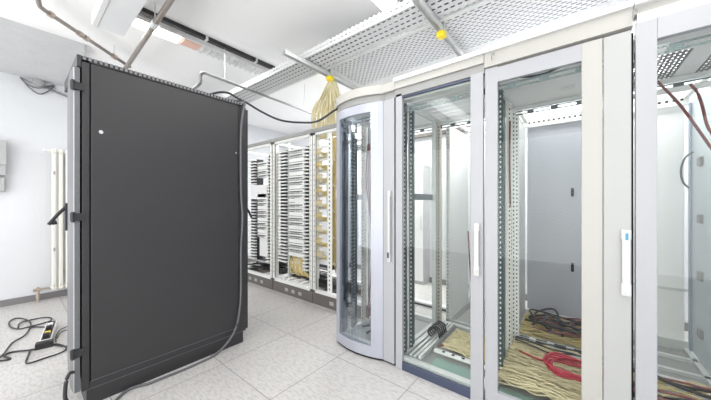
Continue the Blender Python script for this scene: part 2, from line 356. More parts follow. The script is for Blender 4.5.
# ---------------------------------------------------------------- left wall
t = thing('radiator', (UL-.09, .5, .1), 'cream column radiator on the left wall behind the black cabinet', 'radiator')
vr = V(54, UL-.1)
for k in range(9):
    v = vr+k*.058
    MB().box(UL-.135, UL-.11, v-.018, v+.018, .16, 1.82).box(UL-.09, UL-.065, v-.018, v+.018, .16, 1.82).box(UL-.135, UL-.065, v-.02, v+.02, 1.79, 1.86).box(UL-.135, UL-.065, v-.02, v+.02, .12, .19).build('column', m_rad, t, .010)
for zz in (1.83, .15): MB().cyl((UL-.1, vr-.03, zz), (UL-.1, vr+.5, zz), .016).build('header_pipe', m_rad, t)
for zz in (1.7, .3): box('wall_bracket', m_rad, t, UL-.065, UL, vr+.05, vr+.08, zz, zz+.04)
for z in (1.56, .62): MB().box(UL-.14, UL-.136, vr-.008, vr+.010, z-.02, z+.02).build('clip', m_brass, t)
MB().tube([(UL-.1, vr-.02, 1.83), (UL-.1, vr-.08, 1.83)], .014).cyl((UL-.1, vr-.09, 1.83), (UL-.1, vr-.075, 1.83), .02).build('vent_valve', m_white, t)
MB().cyl((UL-.1, vr-.02, .15), (UL-.1, vr-.13, .15), .013).cyl((UL-.1, vr-.13, .18), (UL-.1, vr-.13, 0), .012).cyl((UL-.1, vr-.13, .05), (UL-.1, vr-.13, .10), .02).cyl((UL-.1, vr-.17, .15), (UL-.1, vr-.10, .15), .018).build('valve', m_brass, t)
a = onU(0, 141, UL); c = onU(6, 176, UL); e = onU(0, 192, UL)
t = thing('junction_box', (UL, a[1]-.05, c[2]), 'large pale grey wall box at far left edge, upper of two', 'wall box')
box('case', m_greymid, t, UL-.10, UL, a[1]-.25, c[1], c[2], a[2], .004)
box('lid', m_greymid, t, UL-.115, UL-.10, a[1]-.25, c[1]+.004, c[2]+.3*(a[2]-c[2]), a[2], .003)
t = thing('cable_box', (UL, a[1]-.05, e[2]), 'small pale wall box directly below the larger wall box', 'wall box')
box('case', m_greymid, t, UL-.07, UL, a[1]-.25, c[1]-.005, e[2], c[2]-.02, .004)
box('lid', m_cabw2, t, UL-.078, UL-.07, a[1]-.25, c[1]-.01, e[2]+.01, c[2]-.03, .003)
q = MB()
q.tube([onU(20, 77, UL-.02), onU(30, 88, UL-.03), onU(40, 94, UL-.03), onU(50, 90, UL-.03), onU(54, 86, UL-.02)], .007)
q.tube([onU(20, 77, UL-.02), onU(27, 84, UL-.04), onU(37, 88, UL-.04), onU(48, 87, UL-.04), onU(54, 85, UL-.02)], .006)
q.tube([onU(20, 77, UL-.02), onU(31, 82.5, UL-.05), onU(44, 86, UL-.05), onU(54, 85, UL-.02)], .005)
q.build('cable_loop', m_gcable, None, **T('thin dark cable loops hanging high on the left wall', 'cable'))
MB().tube([onU(44, 87, UL-.025), onU(71, 98, UL-.025), onU(95, 108, UL-.025)], .012, sm=False).build('wall_conduit', m_pipeg, None, **T('thin grey rod high on the left wall beside the cable loops', 'conduit'))
p = onU(38, 83, UL); MB().cyl((UL-.06, p[1], p[2]), (UL, p[1], p[2]), .05, 16).cyl((UL-.075, p[1], p[2]), (UL-.06, p[1], p[2]), .03, 16).build('wall_socket', m_cabw2, None, .003, **T('round pale junction box behind the high cable loops', 'junction box'))

# ---------------------------------------------------------------- ceiling things
zc = 2.66
t = thing('water_pipe', onZ(47, 11, zc), 'thin worn pipe with couplings crossing the ceiling at upper left', 'pipe')
P = [onZ(37, -14, zc), onZ(39, 4, zc), onZ(43, 9, zc), onZ(50, 14, zc), onZ(130, 67, zc)]
q = MB().tube(P[:4], .015); q.cyl(P[3], P[4], .015); q.build('pipe_run', m_pipe, t, round_=True)
for x, y in ((51, 14.5), (80, 34), (86, 38), (114, 56.5)):
    a = onZ(x-1.6, y-1.1, zc); c = onZ(x+1.6, y+1.1, zc); MB().cyl(a, c, .024).build('coupling', m_brass, t)
a = onZ(114, 56, zc); MB().cyl(a, (a[0], a[1], CZ), .004).build('hanger_rod', m_galv, t)
zp = 2.60
t = thing('sprinkler_pipe', onZ(150, 33, zp), 'thicker worn pipe slanting down behind black cabinet top', 'pipe')
MB().cyl(onZ(176, -8, zp), onZ(124, 71, zp), .019).build('pipe_run', m_pipe, t, round_=True)
a = onZ(155, 24, zp); MB().cyl(onZ(156.5, 22, zp), onZ(153.5, 26, zp), .028).build('clamp', m_galv, t)
MB().cyl((a[0], a[1], zp), (a[0], a[1], CZ), .005).build('hanger_rod', m_galv, t)
q = MB().tube([onZ(129, 5, 2.7), onZ(133, 10, 2.7), onZ(140, 14, 2.7), onZ(153, 21, 2.7)], .014)
q.build('flexible_conduit', m_pipeg, None, round_=True, **T('short bent conduit beside the louvred ceiling light', 'conduit'))
# black rail
ru = onZ(200, 34, CZ)[0]; va = onZ(143, 4, CZ)[1]; vb = onZ(277, 72, CZ)[1]
t = thing('ceiling_rail', (ru, (va+vb)/2, CZ-.03), 'long black rail fixed along the white ceiling', 'rail')
box('rail', m_rubber, t, ru-.022, ru+.022, va, vb, CZ-.035, CZ)
for v in (vb-.33, va+.5): MB().box(ru-.03, ru+.03, v-.01, v+.01, CZ-.042, CZ).build('clip', m_galv, t)
# duct
zd = 2.54; a = onZ(97, 27, zd); c = onZ(123, 37.5, zd)
t = thing('ventilation_duct', ((a[0]+1.2)/2, (a[1]+c[1])/2, zd), 'pale grey rectangular duct under the ceiling at upper left', 'duct')
q = MB().box(1.0, a[0], a[1], c[1], zd, CZ); q.build('duct_body', m_sheetl, t, .003)
box('corner_strip', m_white, t, 1.0, a[0]+.002, a[1]-.03, a[1]-.001, zd-.004, zd+.10, label='white strip along the duct edge')
# thin pipe over the cabinet, with an elbow
zq = 2.41
t = thing('heating_pipe', onZ(250, 90, zq), 'thin grey pipe with a bent end passing above the back racks', 'pipe')
e1 = onZ(205, 73, zq); e2 = onZ(321, 117, zq)
for f in (.12, .8): MB().cyl((e1[0]+(e2[0]-e1[0])*f, e1[1]+(e2[1]-e1[1])*f, zq), (e1[0]+(e2[0]-e1[0])*f, e1[1]+(e2[1]-e1[1])*f, CZ), .004).build('hanger_rod', m_galv, t)
MB().cyl(e1, e2, .013).build('pipe_run', m_pipeg, t, round_=True)
MB().tube([e1, onV(202, 73, e1[1]-.02), onV(201, 76, e1[1]-.02), onV(200.5, 82, e1[1]-.02), onV(197, 86, e1[1]-.04), onV(190, 92, e1[1]-.1)], .016).build('elbow', m_pipeg, t, round_=True)
# bracket stub on the back wall
t = MB().box(2.45, 2.47, 2.35, 2.39, 2.06, 2.30).build('bracket', m_galv, None, **T('thin metal bracket standing up from the middle back rack', 'bracket'))
# trays
zt_ = 2.45
t = thing('cable_tray', (2.8, 1.72, zt_), 'narrow slotted cable tray running along above the cabinets', 'cable tray')
va, vb = 1.26/.788, 1.26/.68
box('tray_floor', m_trayn, t, -1.2, UL-.2, va, vb, zt_, zt_+.0015)
q = MB().box(-1.2, UL-.2, va-.0015, va, zt_, zt_+.06); q.box(-1.2, UL-.2, vb, vb+.0015, zt_, zt_+.06)
q.build('side_rail', m_trayl, t)
MB().box(-1.2, UL-.2, va-.006, va+.006, zt_-.006, zt_-.0005).box(-1.2, UL-.2, vb-.018, vb+.008, zt_-.012, zt_-.0005).build('edge_lip', m_galv, t)
q = MB()
for k in range(10):
    v = va+.03+k*.022; q.tube([(u, v+random.uniform(-.006, .006), zt_+.03+random.uniform(0, .006)) for u in (-1.1, 0, 1, 2, 3, 4, 4.9)], .009, 6)
q.build('data_cables', m_gcable, None, **T('grey cables lying in the narrow slotted tray', 'cables', kind='stuff'))
t = thing('mesh_tray', (.3, 2.25, zt_), 'wide perforated metal tray hanging over the glass cabinets', 'cable tray')
box('tray_floor', m_tray, t, -1.2, 1.90, vb+.02, 2.60, zt_+.012, zt_+.0135)
MB().box(-1.2, 1.90, 2.60, 2.602, zt_, zt_+.08).build('side_rail', m_trayl, t)
q = MB()
for k in range(24):
    v = vb+.05+k*.022; q.tube([(u, v+random.uniform(-.006, .006), zt_+.035+random.uniform(0, .01)) for u in (-1.1, -.5, 0, .5, 1, 1.5, 1.86)], .0095, 6)
q.build('data_cables', m_gcable, None, **T('grey cables lying in the wide perforated tray', 'cables', kind='stuff'))
for u, va_, lab in ((1.86, 1.38, 'first'), (.76, 1.5, 'second')):
    t = thing('tray_support', (u, 1.9, 2.38), ('steel tray support arm and post beside the hanging yellow cable fan' if lab == 'first' else 'steel tray support arm and post above the second glass cabinet'), 'tray support', 'steel arms under the cable trays')
    MB().box(u-.02, u+.02, va_, 2.55, 2.428, 2.434).box(u-.02, u-.016, va_, 2.55, 2.395, 2.43).box(u+.016, u+.02, va_, 2.55, 2.395, 2.43).build('arm', m_galv, t)
    vp = 1.915
    MB().box(u-.022, u+.022, vp-.022, vp-.017, 2.40, CZ).box(u-.022, u-.017, vp-.022, vp+.022, 2.40, CZ).box(u+.017, u+.022, vp-.022, vp+.022, 2.40, CZ).build('post', m_galv, t)
    q = MB().box(u-.028, u+.028, vp-.028, vp+.028, 2.365, 2.405); q.build('end_cap', m_yelcap, t, .006, label='yellow plastic end cap')
# yellow cable fan from tray to racks
q = MB()
for k in range(64):
    f = (k+.5)/64; rr = random.uniform
    jt = lambda a=.02: rr(-a, a)
    p0 = onV(333+3*(f-.5), 74, 2.02); p1 = onV(332+14*(f-.5), 92, 2.10); p2 = onV(331+34*(f-.5), 112, 2.20); p3 = onV(330+36*(f-.5), 124, 2.30)
    q.tube([(p0[0], p0[1], 2.47), (p0[0]+jt(.01), p0[1]+jt(.01), p0[2]-.03), (p1[0]+jt(.01), p1[1]+jt(.03), p1[2]), (p2[0]+jt(.01), p2[1]+jt(.03), p2[2]), (p3[0]+jt(.01), p3[1]+abs(jt(.05)), 1.96)], .0075, 5)
q.build('cable_bundle', m_fan, None, round_=True, **T('fan of pale yellow cables dropping from the tray into back racks', 'cables', kind='stuff'))

# ---------------------------------------------------------------- open racks of the back row
RV = 2.24; RD = .62
RB = [(4.18, U(272.3, RV)), (U(272.8, RV), U(312.3, RV)), (U(312.8, RV), 1.645)]
def rack(u1, u0, label):
    t = thing('open_rack', ((u0+u1)/2, RV+RD/2, 0), label, 'open rack', 'open racks in the back row')
    MB().box(u0, u1, RV, RV+.02, 0, .135).box(u0, u1, RV+RD-.02, RV+RD, 0, .135).box(u0, u0+.02, RV+.02, RV+RD-.02, 0, .135).box(u1-.02, u1, RV+.02, RV+RD-.02, 0, .135).build('plinth', m_brown, t, .002)
    for k in range(3):
        uu = u0+(u1-u0)*(.28+.17*k); MB().box(uu-.03, uu+.03, RV-.004, RV, .045, .085).build('plinth_vent', m_greymid, t)
    MB().box(u0, u1, RV, RV+.05, .135, .17).box(u0, u1, RV+RD-.05, RV+RD, .135, .17).box(u0, u0+.04, RV, RV+RD, .135, .165).box(u1-.04, u1, RV, RV+RD, .135, .165).build('base_frame', m_rackw, t, .002)
    for uu in (u0, u1-.05):
        MB().box(uu, uu+.05, RV-.002, RV+.012, .17, 1.99).box(uu, uu+.006, RV, RV+.06, .17, 1.99).box(uu+.044, uu+.05, RV, RV+.06, .17, 1.99).build('front_post', m_pwhite, t)
        box('rear_post', m_rackw, t, uu+.005, uu+.045, RV+RD-.06, RV+RD-.01, .17, 1.99)
        for zz in (.55, 1.0, 1.5): box('side_brace', m_rackw, t, uu+.01, uu+.04, RV+.06, RV+RD-.06, zz, zz+.03)
    MB().box(u0, u1, RV, RV+.05, 1.99, 2.02).box(u0, u1, RV+RD-.05, RV+RD, 1.99, 2.02).box(u0, u0+.04, RV, RV+RD, 1.99, 2.02).box(u1-.04, u1, RV, RV+RD, 1.99, 2.02).build('top_frame', m_rackw, t, .002)
    MB().box(u0, u1, RV-.012, RV+.02, 2.02, 2.065).build('top_fascia', m_gapgrey, t, .003)
    return t
rk = [rack(RB[0][0], RB[0][1], 'white open rack nearest the wall, right beside the black cabinet'),
      rack(RB[1][0], RB[1][1], 'middle white open rack packed with patch panels'),
      rack(RB[2][0], RB[2][1], 'white open rack with yellow cabling beside the curved glass cabinet')]
PV = RV+.07
def fingers(t, u0, u1, z0, z1, step=.0445):
    """vertical cable duct: dark channel with pale combs in front"""
    box('cable_duct', m_rubber, t, u0, u1, PV+.01, PV+.12, z0, z1)
    q = MB(); z = z0
    while z < z1-.02:
        q.box(u0-.004, u1+.004, PV-.035, PV+.005, z, z+.015); z += step
    q.build('duct_comb', m_rackw, t)
def patch(u0, u1, z, label, group, h=.042, ports=True, m=None):
    t = thing('patch_panel', ((u0+u1)/2, PV+.03, z), label, 'patch panel', group)
    box('panel', m or m_rackw, t, u0, u1, PV, PV+.10, z, z+h, .0015)
    if ports:
        q = MB(); n = 12; w = (u1-u0-.05)/n
        for k in range(n): q.box(u0+.025+k*w+w*.2, u0+.025+k*w+w*.8, PV-.002, PV, z+h*.3, z+h*.62)
        q.build('ports', m_gcable, t)
        q = MB()
        for k in range(6): 
            a = u0+.04+(u1-u0-.08)*k/5.
            q.tube([(a, PV, z+h*.5), (a+.01, PV-.03, z+h*.45), (a+.03, PV-.035, z+.01), (a+.05, PV-.005, z+.004)], .003, 5)
        q.build('patch_leads', m_gcable if m is None else m_yelpale, t)
    return t
ORD = ['topmost', 'second', 'third', 'fourth', 'fifth', 'sixth', 'seventh', 'eighth', 'ninth', 'tenth', 'eleventh', 'twelfth', 'thirteenth', 'fourteenth', 'fifteenth', 'sixteenth', 'seventeenth', 'eighteenth', 'nineteenth', 'twentieth', 'twenty-first', 'twenty-second', 'twenty-third', 'twenty-fourth', 'twenty-fifth', 'twenty-sixth', 'twenty-seventh', 'twenty-eighth', 'twenty-ninth', 'thirtieth']
# middle rack
a, c = U(289, PV), U(304, PV)
n = 24
for k in range(n):
    z = 1.90-(k+1)*.0585
    patch(c, a, z, ('%s panel from the top in the middle open rack, ' % ORD[k])+('white with ports' if k % 3 != 2 else 'plain white'), 'patch panels in the middle open rack', h=.051, ports=(k % 3 != 2))
fingers(rk[1], a+.03, U(280, PV), .40, 1.90); fingers(rk[1], U(308.5, PV), c-.015, .35, 1.9)
box('mounting_rail', m_galv, rk[1], a+.006, a+.024, PV-.002, PV+.03, .17, 1.99)
q = MB()
for k in range(26):
    uu = random.uniform(c+.05, a-.02); q.tube([(uu, PV+.05, .50), (uu+random.uniform(-.05, .05), PV+.02, .36), (uu+random.uniform(-.15, .15), PV+.1, .22)], .006, 5)
q.build('cable_bundle', m_yel, None, **T('yellow cables hanging below panels at foot of middle open rack', 'cables', kind='stuff'))
def cablemess(name, m, u0, u1, v0, v1, z0, z1, n, label, r=.006, along=True):
    q = MB()
    for k in range(n):
        if along:
            vv = random.uniform(v0, v1); P = [(u0+(u1-u0)*j/5, min(v1, max(v0, vv+random.uniform(-.04, .04))), random.uniform(z0, z1)) for j in range(6)]
        else:
            P = [(random.uniform(u0, u1), random.uniform(v0, v1), random.uniform(z0, z1)) for j in range(6)]
        q.tube(P, r, 5)
    return q.build(name, m, None, round_=True, **T(label, 'cables', kind='stuff'))
lo = RB[1]
q = MB()
for k in range(7):
    uu = lo[1]+.12+k*.09; q.box(uu, uu+.06, RV+.03, RV+.16, .172, .182+.01*(k % 3))
t = q.build('terminal_strip', m_white, None, **T('white terminal strip lying at the foot of middle open rack', 'terminal strip'))
cablemess('loose_cables', m_cable, RB[1][1]+.08, RB[1][0]-.08, RV+.15, RV+.5, .175, .24, 8, 'dark loose cables on the base of the middle open rack', .008, False)
# left rack
a, c = U(257.5, PV), U(267.5, PV)
k = 0
for i in range(27):
    z = 1.80-(i+1)*.0585
    if 4 <= i <= 7 or i > 18: continue
    patch(c, a, z, '%s panel from the top in the open rack nearest the wall' % ORD[k], 'patch panels in the open rack nearest the wall', h=.051, ports=(k % 3 != 1)); k += 1
fingers(rk[0], a+.03, U(250.5, PV), .35, 1.25); fingers(rk[0], a+.03, U(250.5, PV), 1.47, 1.85); fingers(rk[0], U(270, PV), c-.01, .35, 1.88)
box('blank_plate', m_white, rk[0], c+.02, U(250.5, PV)+.0, PV, PV+.02, 1.27, 1.45); box('blank_plate', m_white, rk[0], c+.05, c+.25, PV+.03, PV+.05, .40, .75)
cablemess('loose_cables', m_cable, RB[0][1]+.08, RB[0][0]-.08, RV+.1, RV+.5, .175, .26, 12, 'dark loose cables on the base of the open rack nearest the wall', .009, False)
t = thing('switch_unit', (3.75, RV+.3, .30), 'dark rack device low in the open rack nearest the wall', 'network switch')
box('case', m_rubber, t, RB[0][1]+.1, RB[0][0]-.1, RV+.1, RV+.4, .30, .345, .002); box('face_plate', m_greymid, t, RB[0][1]+.1, RB[0][0]-.1, RV+.095, RV+.1, .31, .335)
# right rack: yellow cabling with ring managers
a, c = U(316, PV), U(327.5, PV)
for k in range(9):
    z = 1.86-(k+1)*.15
    patch(c, a, z, '%s white panel from the top in the rack with yellow cabling' % ORD[k], 'patch panels in the rack with yellow cabling', h=.045, m=m_rackw)
    q = MB()
    for s_ in range(7): 
        uu = a-.02-s_*.02; q.tube([(uu, PV-.03, z+.12), (uu-.01, PV-.06, z+.09), (uu-.04, PV-.05, z+.055), (uu-.08, PV-.02, z+.06), (c-.05-.01*s_, PV+.02, z-.03)], .006, 5)
    q.build('patch_leads', m_yel if k % 2 else m_yelpale, rk[2])
    MB().tube([(a-.02, PV, z+.06), (a-.02, PV-.06, z+.06), (a-.02, PV-.065, z+.11), (a-.02, PV, z+.11)], .006, 6, False).build('cable_ring', m_teal, rk[2])
q = MB()
for k in range(40):
    uu = random.uniform(c-.10, c+.06); q.tube([(uu, PV+.10, 1.97), (uu+random.uniform(-.02, .02), PV+.05, 1.5), (uu+random.uniform(-.02, .02), PV+.06, 1.0), (uu+random.uniform(-.02, .02), PV+.08, random.uniform(.35, .7))], .0065, 5)
q.build('cable_bundle', m_yel, None, round_=True, **T('yellow cables running down inside the right open rack', 'cables', kind='stuff'))
mr = box('mounting_rail', m_rackw, rk[2], U(335, PV), U(330.5, PV), PV-.05, PV-.045, .17, 1.99)
q = MB(); z = .2; um = U(332.5, PV)
while z < 1.95: q.box(um-.008, um+.008, PV-.0515, PV-.0495, z, z+.02); z += .05
q.build('punched_holes', m_teal, mr)
for r_, (ra, rb) in zip(rk, RB):
    q = MB(); z = .25
    while z < 1.9:
        for c_ in (rb+.025, ra-.025): q.box(c_-.006, c_+.006, RV-.0035, RV-.0015, z, z+.018)
        z += .06
    q.build('punched_holes', m_greymid, r_)
t = thing('network_switch', (2.15, PV+.1, .2), 'black finned device low in the right open rack', 'network switch')
box('case', m_rubber, t, U(333, PV), a, PV-.02, PV+.2, .19, .24, .002)
q = MB(); uu = U(333, PV)
while uu < a-.02: q.box(uu, uu+.012, PV-.02, PV+.02, .24, .29); uu += .035
q.build('fin', m_rubber, t)
t = thing('network_switch', (2.15, PV+.1, .36), 'dark flat device above the finned one in right open rack', 'network switch')
box('case', m_rubber, t, U(329, PV), a, PV, PV+.2, .40, .445, .002); box('face_plate', m_greymid, t, U(327, PV), a-.02, PV-.004, PV, .41, .43)
t = box('blank_plate', m_sheetl, rk[2], c, a-.02, PV+.01, PV+.02, .46, .62)

# ---------------------------------------------------------------- glass-door cabinets
CD = .84; BV = FV+CD
def bow(u0, u1, d, n=14):      # points from u1 to u0 bulging towards the viewer
    return [(u1+(u0-u1)*i/n, FV-d*math.sin(math.pi*i/n)**.8) for i in range(n+1)]
def cut(curve, ua, ub):        # part of a curve between two u
    def at(u):
        for p, q_ in zip(curve, curve[1:]):
            if q_[0] <= u <= p[0]: 
                f = (p[0]-u)/(p[0]-q_[0]); return (u, p[1]+(q_[1]-p[1])*f)
        return (u, FV)
    return [at(ub)]+[p for p in curve if ua < p[0] < ub]+[at(ua)]
def handle(door, uc, zb, zt2, sticker=False, w=.019):
    h = MB().box(uc-w, uc+w, FV-.030, FV-.012, zb+.05, zt2-.01).box(uc-w*1.2, uc+w*1.2, FV-.030, FV-.001, zb, zb+.055).box(uc-w*1.2, uc+w*1.2, FV-.028, FV-.001, zt2-.045, zt2).build('handle', m_handle, door, .004)
    return h
def lockat(parent, uc, z): MB().cyl((uc, FV-.036, z), (uc, FV-.028, z), .008).build('lock', m_lock, parent)
def cab(u1, u0, label, loc_label=None):
    t = thing('glass_cabinet', ((u0+u1)/2, FV+CD/2, 0), label, 'server cabinet', 'light grey cabinets with glass doors')
    return t
def shell(t, u0, u1, left_skin=None, base=True):
    q = MB()
    q.box(u0+.004, u1-.004, FV+.03, FV+.07, .03, .075).box(u0+.004, u1-.004, BV-.05, BV-.002, .03, .075)
    q.box(u0+.004, u0+.04, FV+.07, BV-.05, .03, .07).box(u1-.04, u1-.004, FV+.07, BV-.05, .03, .07)
    q.build('base_frame', m_galv, t, .002)
    MB().box(u0+.004, u1-.004, FV+.035, BV-.004, .0, .03).build('base_plate', m_gap if False else m_greymid, t)
    for vv, za, zb in ((FV+.034, 1.842, 1.876), (BV-.03, 1.895, 1.928)):
        q = MB().box(u0+.004, u1-.004, vv, vv+.003, za, za+.009).box(u0+.004, u1-.004, vv, vv+.003, zb-.009, zb); n = 4; w_ = (u1-u0-.008)/n
        for k in range(n): q.box(u0+.004+k*w_, u0+.004+k*w_+.045, vv, vv+.003, za+.009, zb-.009)
        q.box(u1-.03, u1-.004, vv, vv+.003, za+.009, zb-.009).build('cross_bar', m_teal, t)
    MB().box(u0+.004, u1-.004, FV+.03, FV+.07, 1.932, 1.96).box(u0+.004, u1-.004, BV-.05, BV-.002, 1.937, 1.96).box(u0+.004, u0+.03, FV+.07, BV-.05, 1.93, 1.96).box(u1-.03, u1-.004, FV+.07, BV-.05, 1.93, 1.96).build('top_frame', m_galv, t, .002)
def post(t, m, u, va, vb, w=.035, name='post', z0=.07, z1=1.93, dots=None):
    vv0, vv1 = sorted((va, vb)); s_ = 1 if w > 0 else -1
    ua, ub = sorted((u, u-w))
    q = MB().box(u-s_*.002 if w > 0 else u, u if w > 0 else u+.002, vv0, vv1, z0, z1)
    q.box(ua, ub, vv0, vv0+.002, z0, z1)
    o = q.build(name, m, t)
    if dots and w > 0 and z1-z0 > 1:
        q = MB(); z = z0+.03; vm = (vv0+vv1)/2
        while z < z1-.02: q.box(u-.0035, u-.0015, vm-.006, vm+.006, z, z+.013).box(u-w*.62, u-w*.38, vv0-.0015, vv0+.0005, z, z+.013); z += .033
        q.build('punched_holes', dots, o)  # raised dots; the pale ones paint light showing through the holes
    return o
def roof(t, u0, u1, m=None):
    box('roof', m or m_white, t, u0+.004, u1-.004, FV+.02, BV, 1.962, 1.975)
    
# ---- cabinet 1 : curved door
u1, u0 = U(336.5), U(394.8)
t1 = cab(u1, u0, 'narrow cabinet with bowed glass door, next to the open racks')
shell(t1, u0, u1); roof(t1, u0, u1, m_vent)
cv = bow(U(383), u1, .052)
gl0, gl1 = U(373.3), U(341.2)
d = MB()
d.strip(cut(cv, gl1, u1), .022, .02, 1.955); d.strip(cut(cv, U(383), gl0), .022, .02, 1.955)
d.strip(cut(cv, gl0, gl1), .022, .02, .10); d.strip(cut(cv, gl0, gl1), .022, 1.885, 1.955)
d1 = d.build('door', m_silver, t1, label='door with bowed silver grey frame')
MB().strip([(p[0], p[1]+.008) for p in cut(cv, gl0, gl1)], .004, .10, 1.885).build('glass_pane', m_glassc, d1, round_=False)
box('handle_stile', m_cabw, d1, u0+.006, U(383)-.002, FV, FV+.025, .015, 1.955, .003)
handle(d1, U(390.5), .76, 1.28, w=.009)
box('lock', m_rubber, d1, U(391), U(389.6), FV-.033, FV-.030, .79, .83)
MB().strip([(p[0], p[1]+.012) for p in cv], .03, 0, .018).box(u0+.006, U(383), FV+.012, FV+.04, 0, .014).build('door_sill', m_gap, t1)
cv2 = bow(U(384), u1+.01, .075)
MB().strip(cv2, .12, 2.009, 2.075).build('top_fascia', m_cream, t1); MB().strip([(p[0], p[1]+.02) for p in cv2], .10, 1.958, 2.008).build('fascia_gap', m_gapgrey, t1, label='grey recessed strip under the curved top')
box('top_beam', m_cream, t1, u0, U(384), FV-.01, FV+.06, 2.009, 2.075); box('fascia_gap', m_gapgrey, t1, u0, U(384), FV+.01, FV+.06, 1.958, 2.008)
box('seal', m_gap, t1, U(395.1), u0, FV+.02, FV+.05, .0, 1.96)  # black filler strip painting the shade in the slit between cabinets
uu = u1-.01
post(t1, m_navy, uu, V(341.5, uu), V(347.5, uu)); post(t1, m_teal, uu, V(350.5, uu), V(357, uu), name='mounting_rail', dots=m_white)
post(t1, m_ptan, uu, V(361, uu), V(366, uu), name='mounting_rail', dots=m_gap); post(t1, m_galv, uu, BV-.04, BV)
post(t1, m_galv, u0+.006, FV+.03, FV+.07, -.03); post(t1, m_ptan, u0+.006, BV-.05, BV-.01, -.03)
p = onU(358, 196, uu)
box('side_bracket', m_galv, t1, uu-.008, uu-.003, V(356, uu), V(373, uu), 1.22, 1.27)
q = MB(); ua = u1-.03
q.tube([onU(x, y, ua) for x, y in ((369, 122), (371, 135), (368, 148), (366, 160), (370, 172), (367, 182), (371, 200), (368, 222), (371, 245), (368, 262))], .006)
q.build('data_cable', m_wcable, None, round_=True, **T('pale wavy cable hanging inside the bowed glass cabinet', 'cable'))
q = MB()
for k in range(3):
    ua = u1-.06-.02*k
    q.tube([(ua, V(368+k, ua), 1.75), (ua+.01, V(367+2*k, ua), 1.4), (ua, V(370+k, ua), 1.1), (ua-.01, V(371, ua), .7), (ua, V(368, ua), .12)], .006)
q.build('cable_bundle', m_redbr, None, round_=True, **T('dark cables hanging inside the bowed glass cabinet', 'cables', kind='stuff'))
cablemess('loose_cables', m_rubber, u0+.08, u1-.1, FV+.15, FV+.6, .08, .12, 5, 'black cables on the base of the bowed glass cabinet', .010, False)

# ---- cabinet 2 : frameless glass
u1, u0 = U(395.2), U(484.3)
t2 = cab(u1, u0, 'cabinet with full-height frameless glass, second from the open racks')
shell(t2, u0, u1); roof(t2, u0, u1, m_vent)
ug1, ug0 = U(402), U(470.3)
box('side_stile', m_cabw, t2, ug1, u1-.003, FV, FV+.03, .0, 1.975, .003)
d2_ = MB().box(ug0, ug1, FV, FV+.02, .0, .055).build('door', m_navy, t2, label='glass door with dark bottom rail')
box('glass_pane', m_glass, d2_, ug0, ug1, FV+.006, FV+.011, .055, 1.940)
box('handle_stile', m_cabw, d2_, u0+.006, ug0-.001, FV-.004, FV+.02, 0, 1.965, .004)
box('top_rail', m_navy, d2_, ug0, ug1, FV, FV+.02, 1.940, 1.950)
hh = handle(d2_, U(477.5), .76, 1.07, w=.013); lockat(hh, U(477.5), .79)
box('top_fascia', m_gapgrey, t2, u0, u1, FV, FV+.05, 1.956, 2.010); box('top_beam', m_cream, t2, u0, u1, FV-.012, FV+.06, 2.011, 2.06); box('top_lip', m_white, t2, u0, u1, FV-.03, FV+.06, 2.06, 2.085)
uu = u1-.015
post(t2, m_teal, uu, V(402.5, uu), V(407, uu), dots=m_rackw); box('edge_strip', m_white, t2, uu-.004, uu, V(407.6, uu), V(408.8, uu), .07, 1.93)
post(t2, m_pteal, uu, V(409, uu), V(414.5, uu), name='mounting_rail', dots=m_rackw); post(t2, m_galv, uu, V(432, uu), V(436.5, uu), name='mounting_rail')
post(t2, m_white, uu, V(437.5, uu), V(439, uu), .01); post(t2, m_ptan, uu, BV-.12, BV-.005, dots=m_gap)
box('side_bracket', m_teal, t2, uu-.006, uu-.002, V(414, uu), V(432, uu), 1.215, 1.265)
q = MB()
for k in range(3): q.box(uu-.04-k*.035, uu-.02-k*.035, FV+.08, BV-.06, .075, .085)
q.box(uu-.15, uu-.13, FV+.08, BV-.06, .075, .10); q.build('floor_rails', m_galv, t2)
box('base_cover', m_green, t2, u0+.05, u1-.22, FV+.09, FV+.22, .032, .05, label='greenish front floor plate')
MB().box(u0+.04, u1-.19, FV+.24, FV+.275, .075, .09).build('base_cross_bar', m_white, t2, label='white slotted cross bar')
q = MB(); 
for k in range(3): q.cyl((u1-.26-.07*k, FV+.257, .0895), (u1-.26-.07*k, FV+.257, .0915), .012)
q.build('bar_slot', m_gap, t2)
q = MB()
for k in range(5): 
    c0 = (uu-.10, FV+.42+.035*k)
    q.tube([(c0[0]-.05, c0[1], .10), (c0[0]-.03, c0[1], .16), (c0[0]+.02, c0[1], .17), (c0[0]+.05, c0[1], .12), (c0[0]+.02, c0[1], .095)], .008)
q.build('cable_coil', m_cable, None, round_=True, **T('black coiled cable on the floor of the frameless glass cabinet', 'cable'))
MB().tube([(u0+.30, BV-.15, .95), (u0+.28, BV-.13, .5), (u0+.22, BV-.16, .25), (u0+.24, BV-.25, .11), (u0+.33, BV-.35, .085), (u0+.40, FV+.3, .095)], .006).build('data_cable', m_redbr, None, round_=True, **T('reddish brown cable hanging inside the frameless glass cabinet', 'cable'))
# row-long yellow cables
def yellows(u0, u1, v0, v1, n, label, zz=(.055, .10), spread=.03, m=None):
    q = MB()
    for k in range(n):
        vv = v0+(v1-v0)*(k+.5)/n
        q.tube([(u0+(u1-u0)*j/6, vv+random.uniform(-spread, spread)*(.4+.6*abs(math.sin(j+k))), random.uniform(*zz)) for j in range(7)], .0042, 5)
    return q.build('cable_bundle', m or m_yelpale, None, round_=True, **T(label, 'cables', kind='stuff'))
yellows(u0+.01, u1-.22, FV+.32, FV+.66, 90, 'pale yellow cables on the floor of the frameless glass cabinet', (.078, .115), .022)

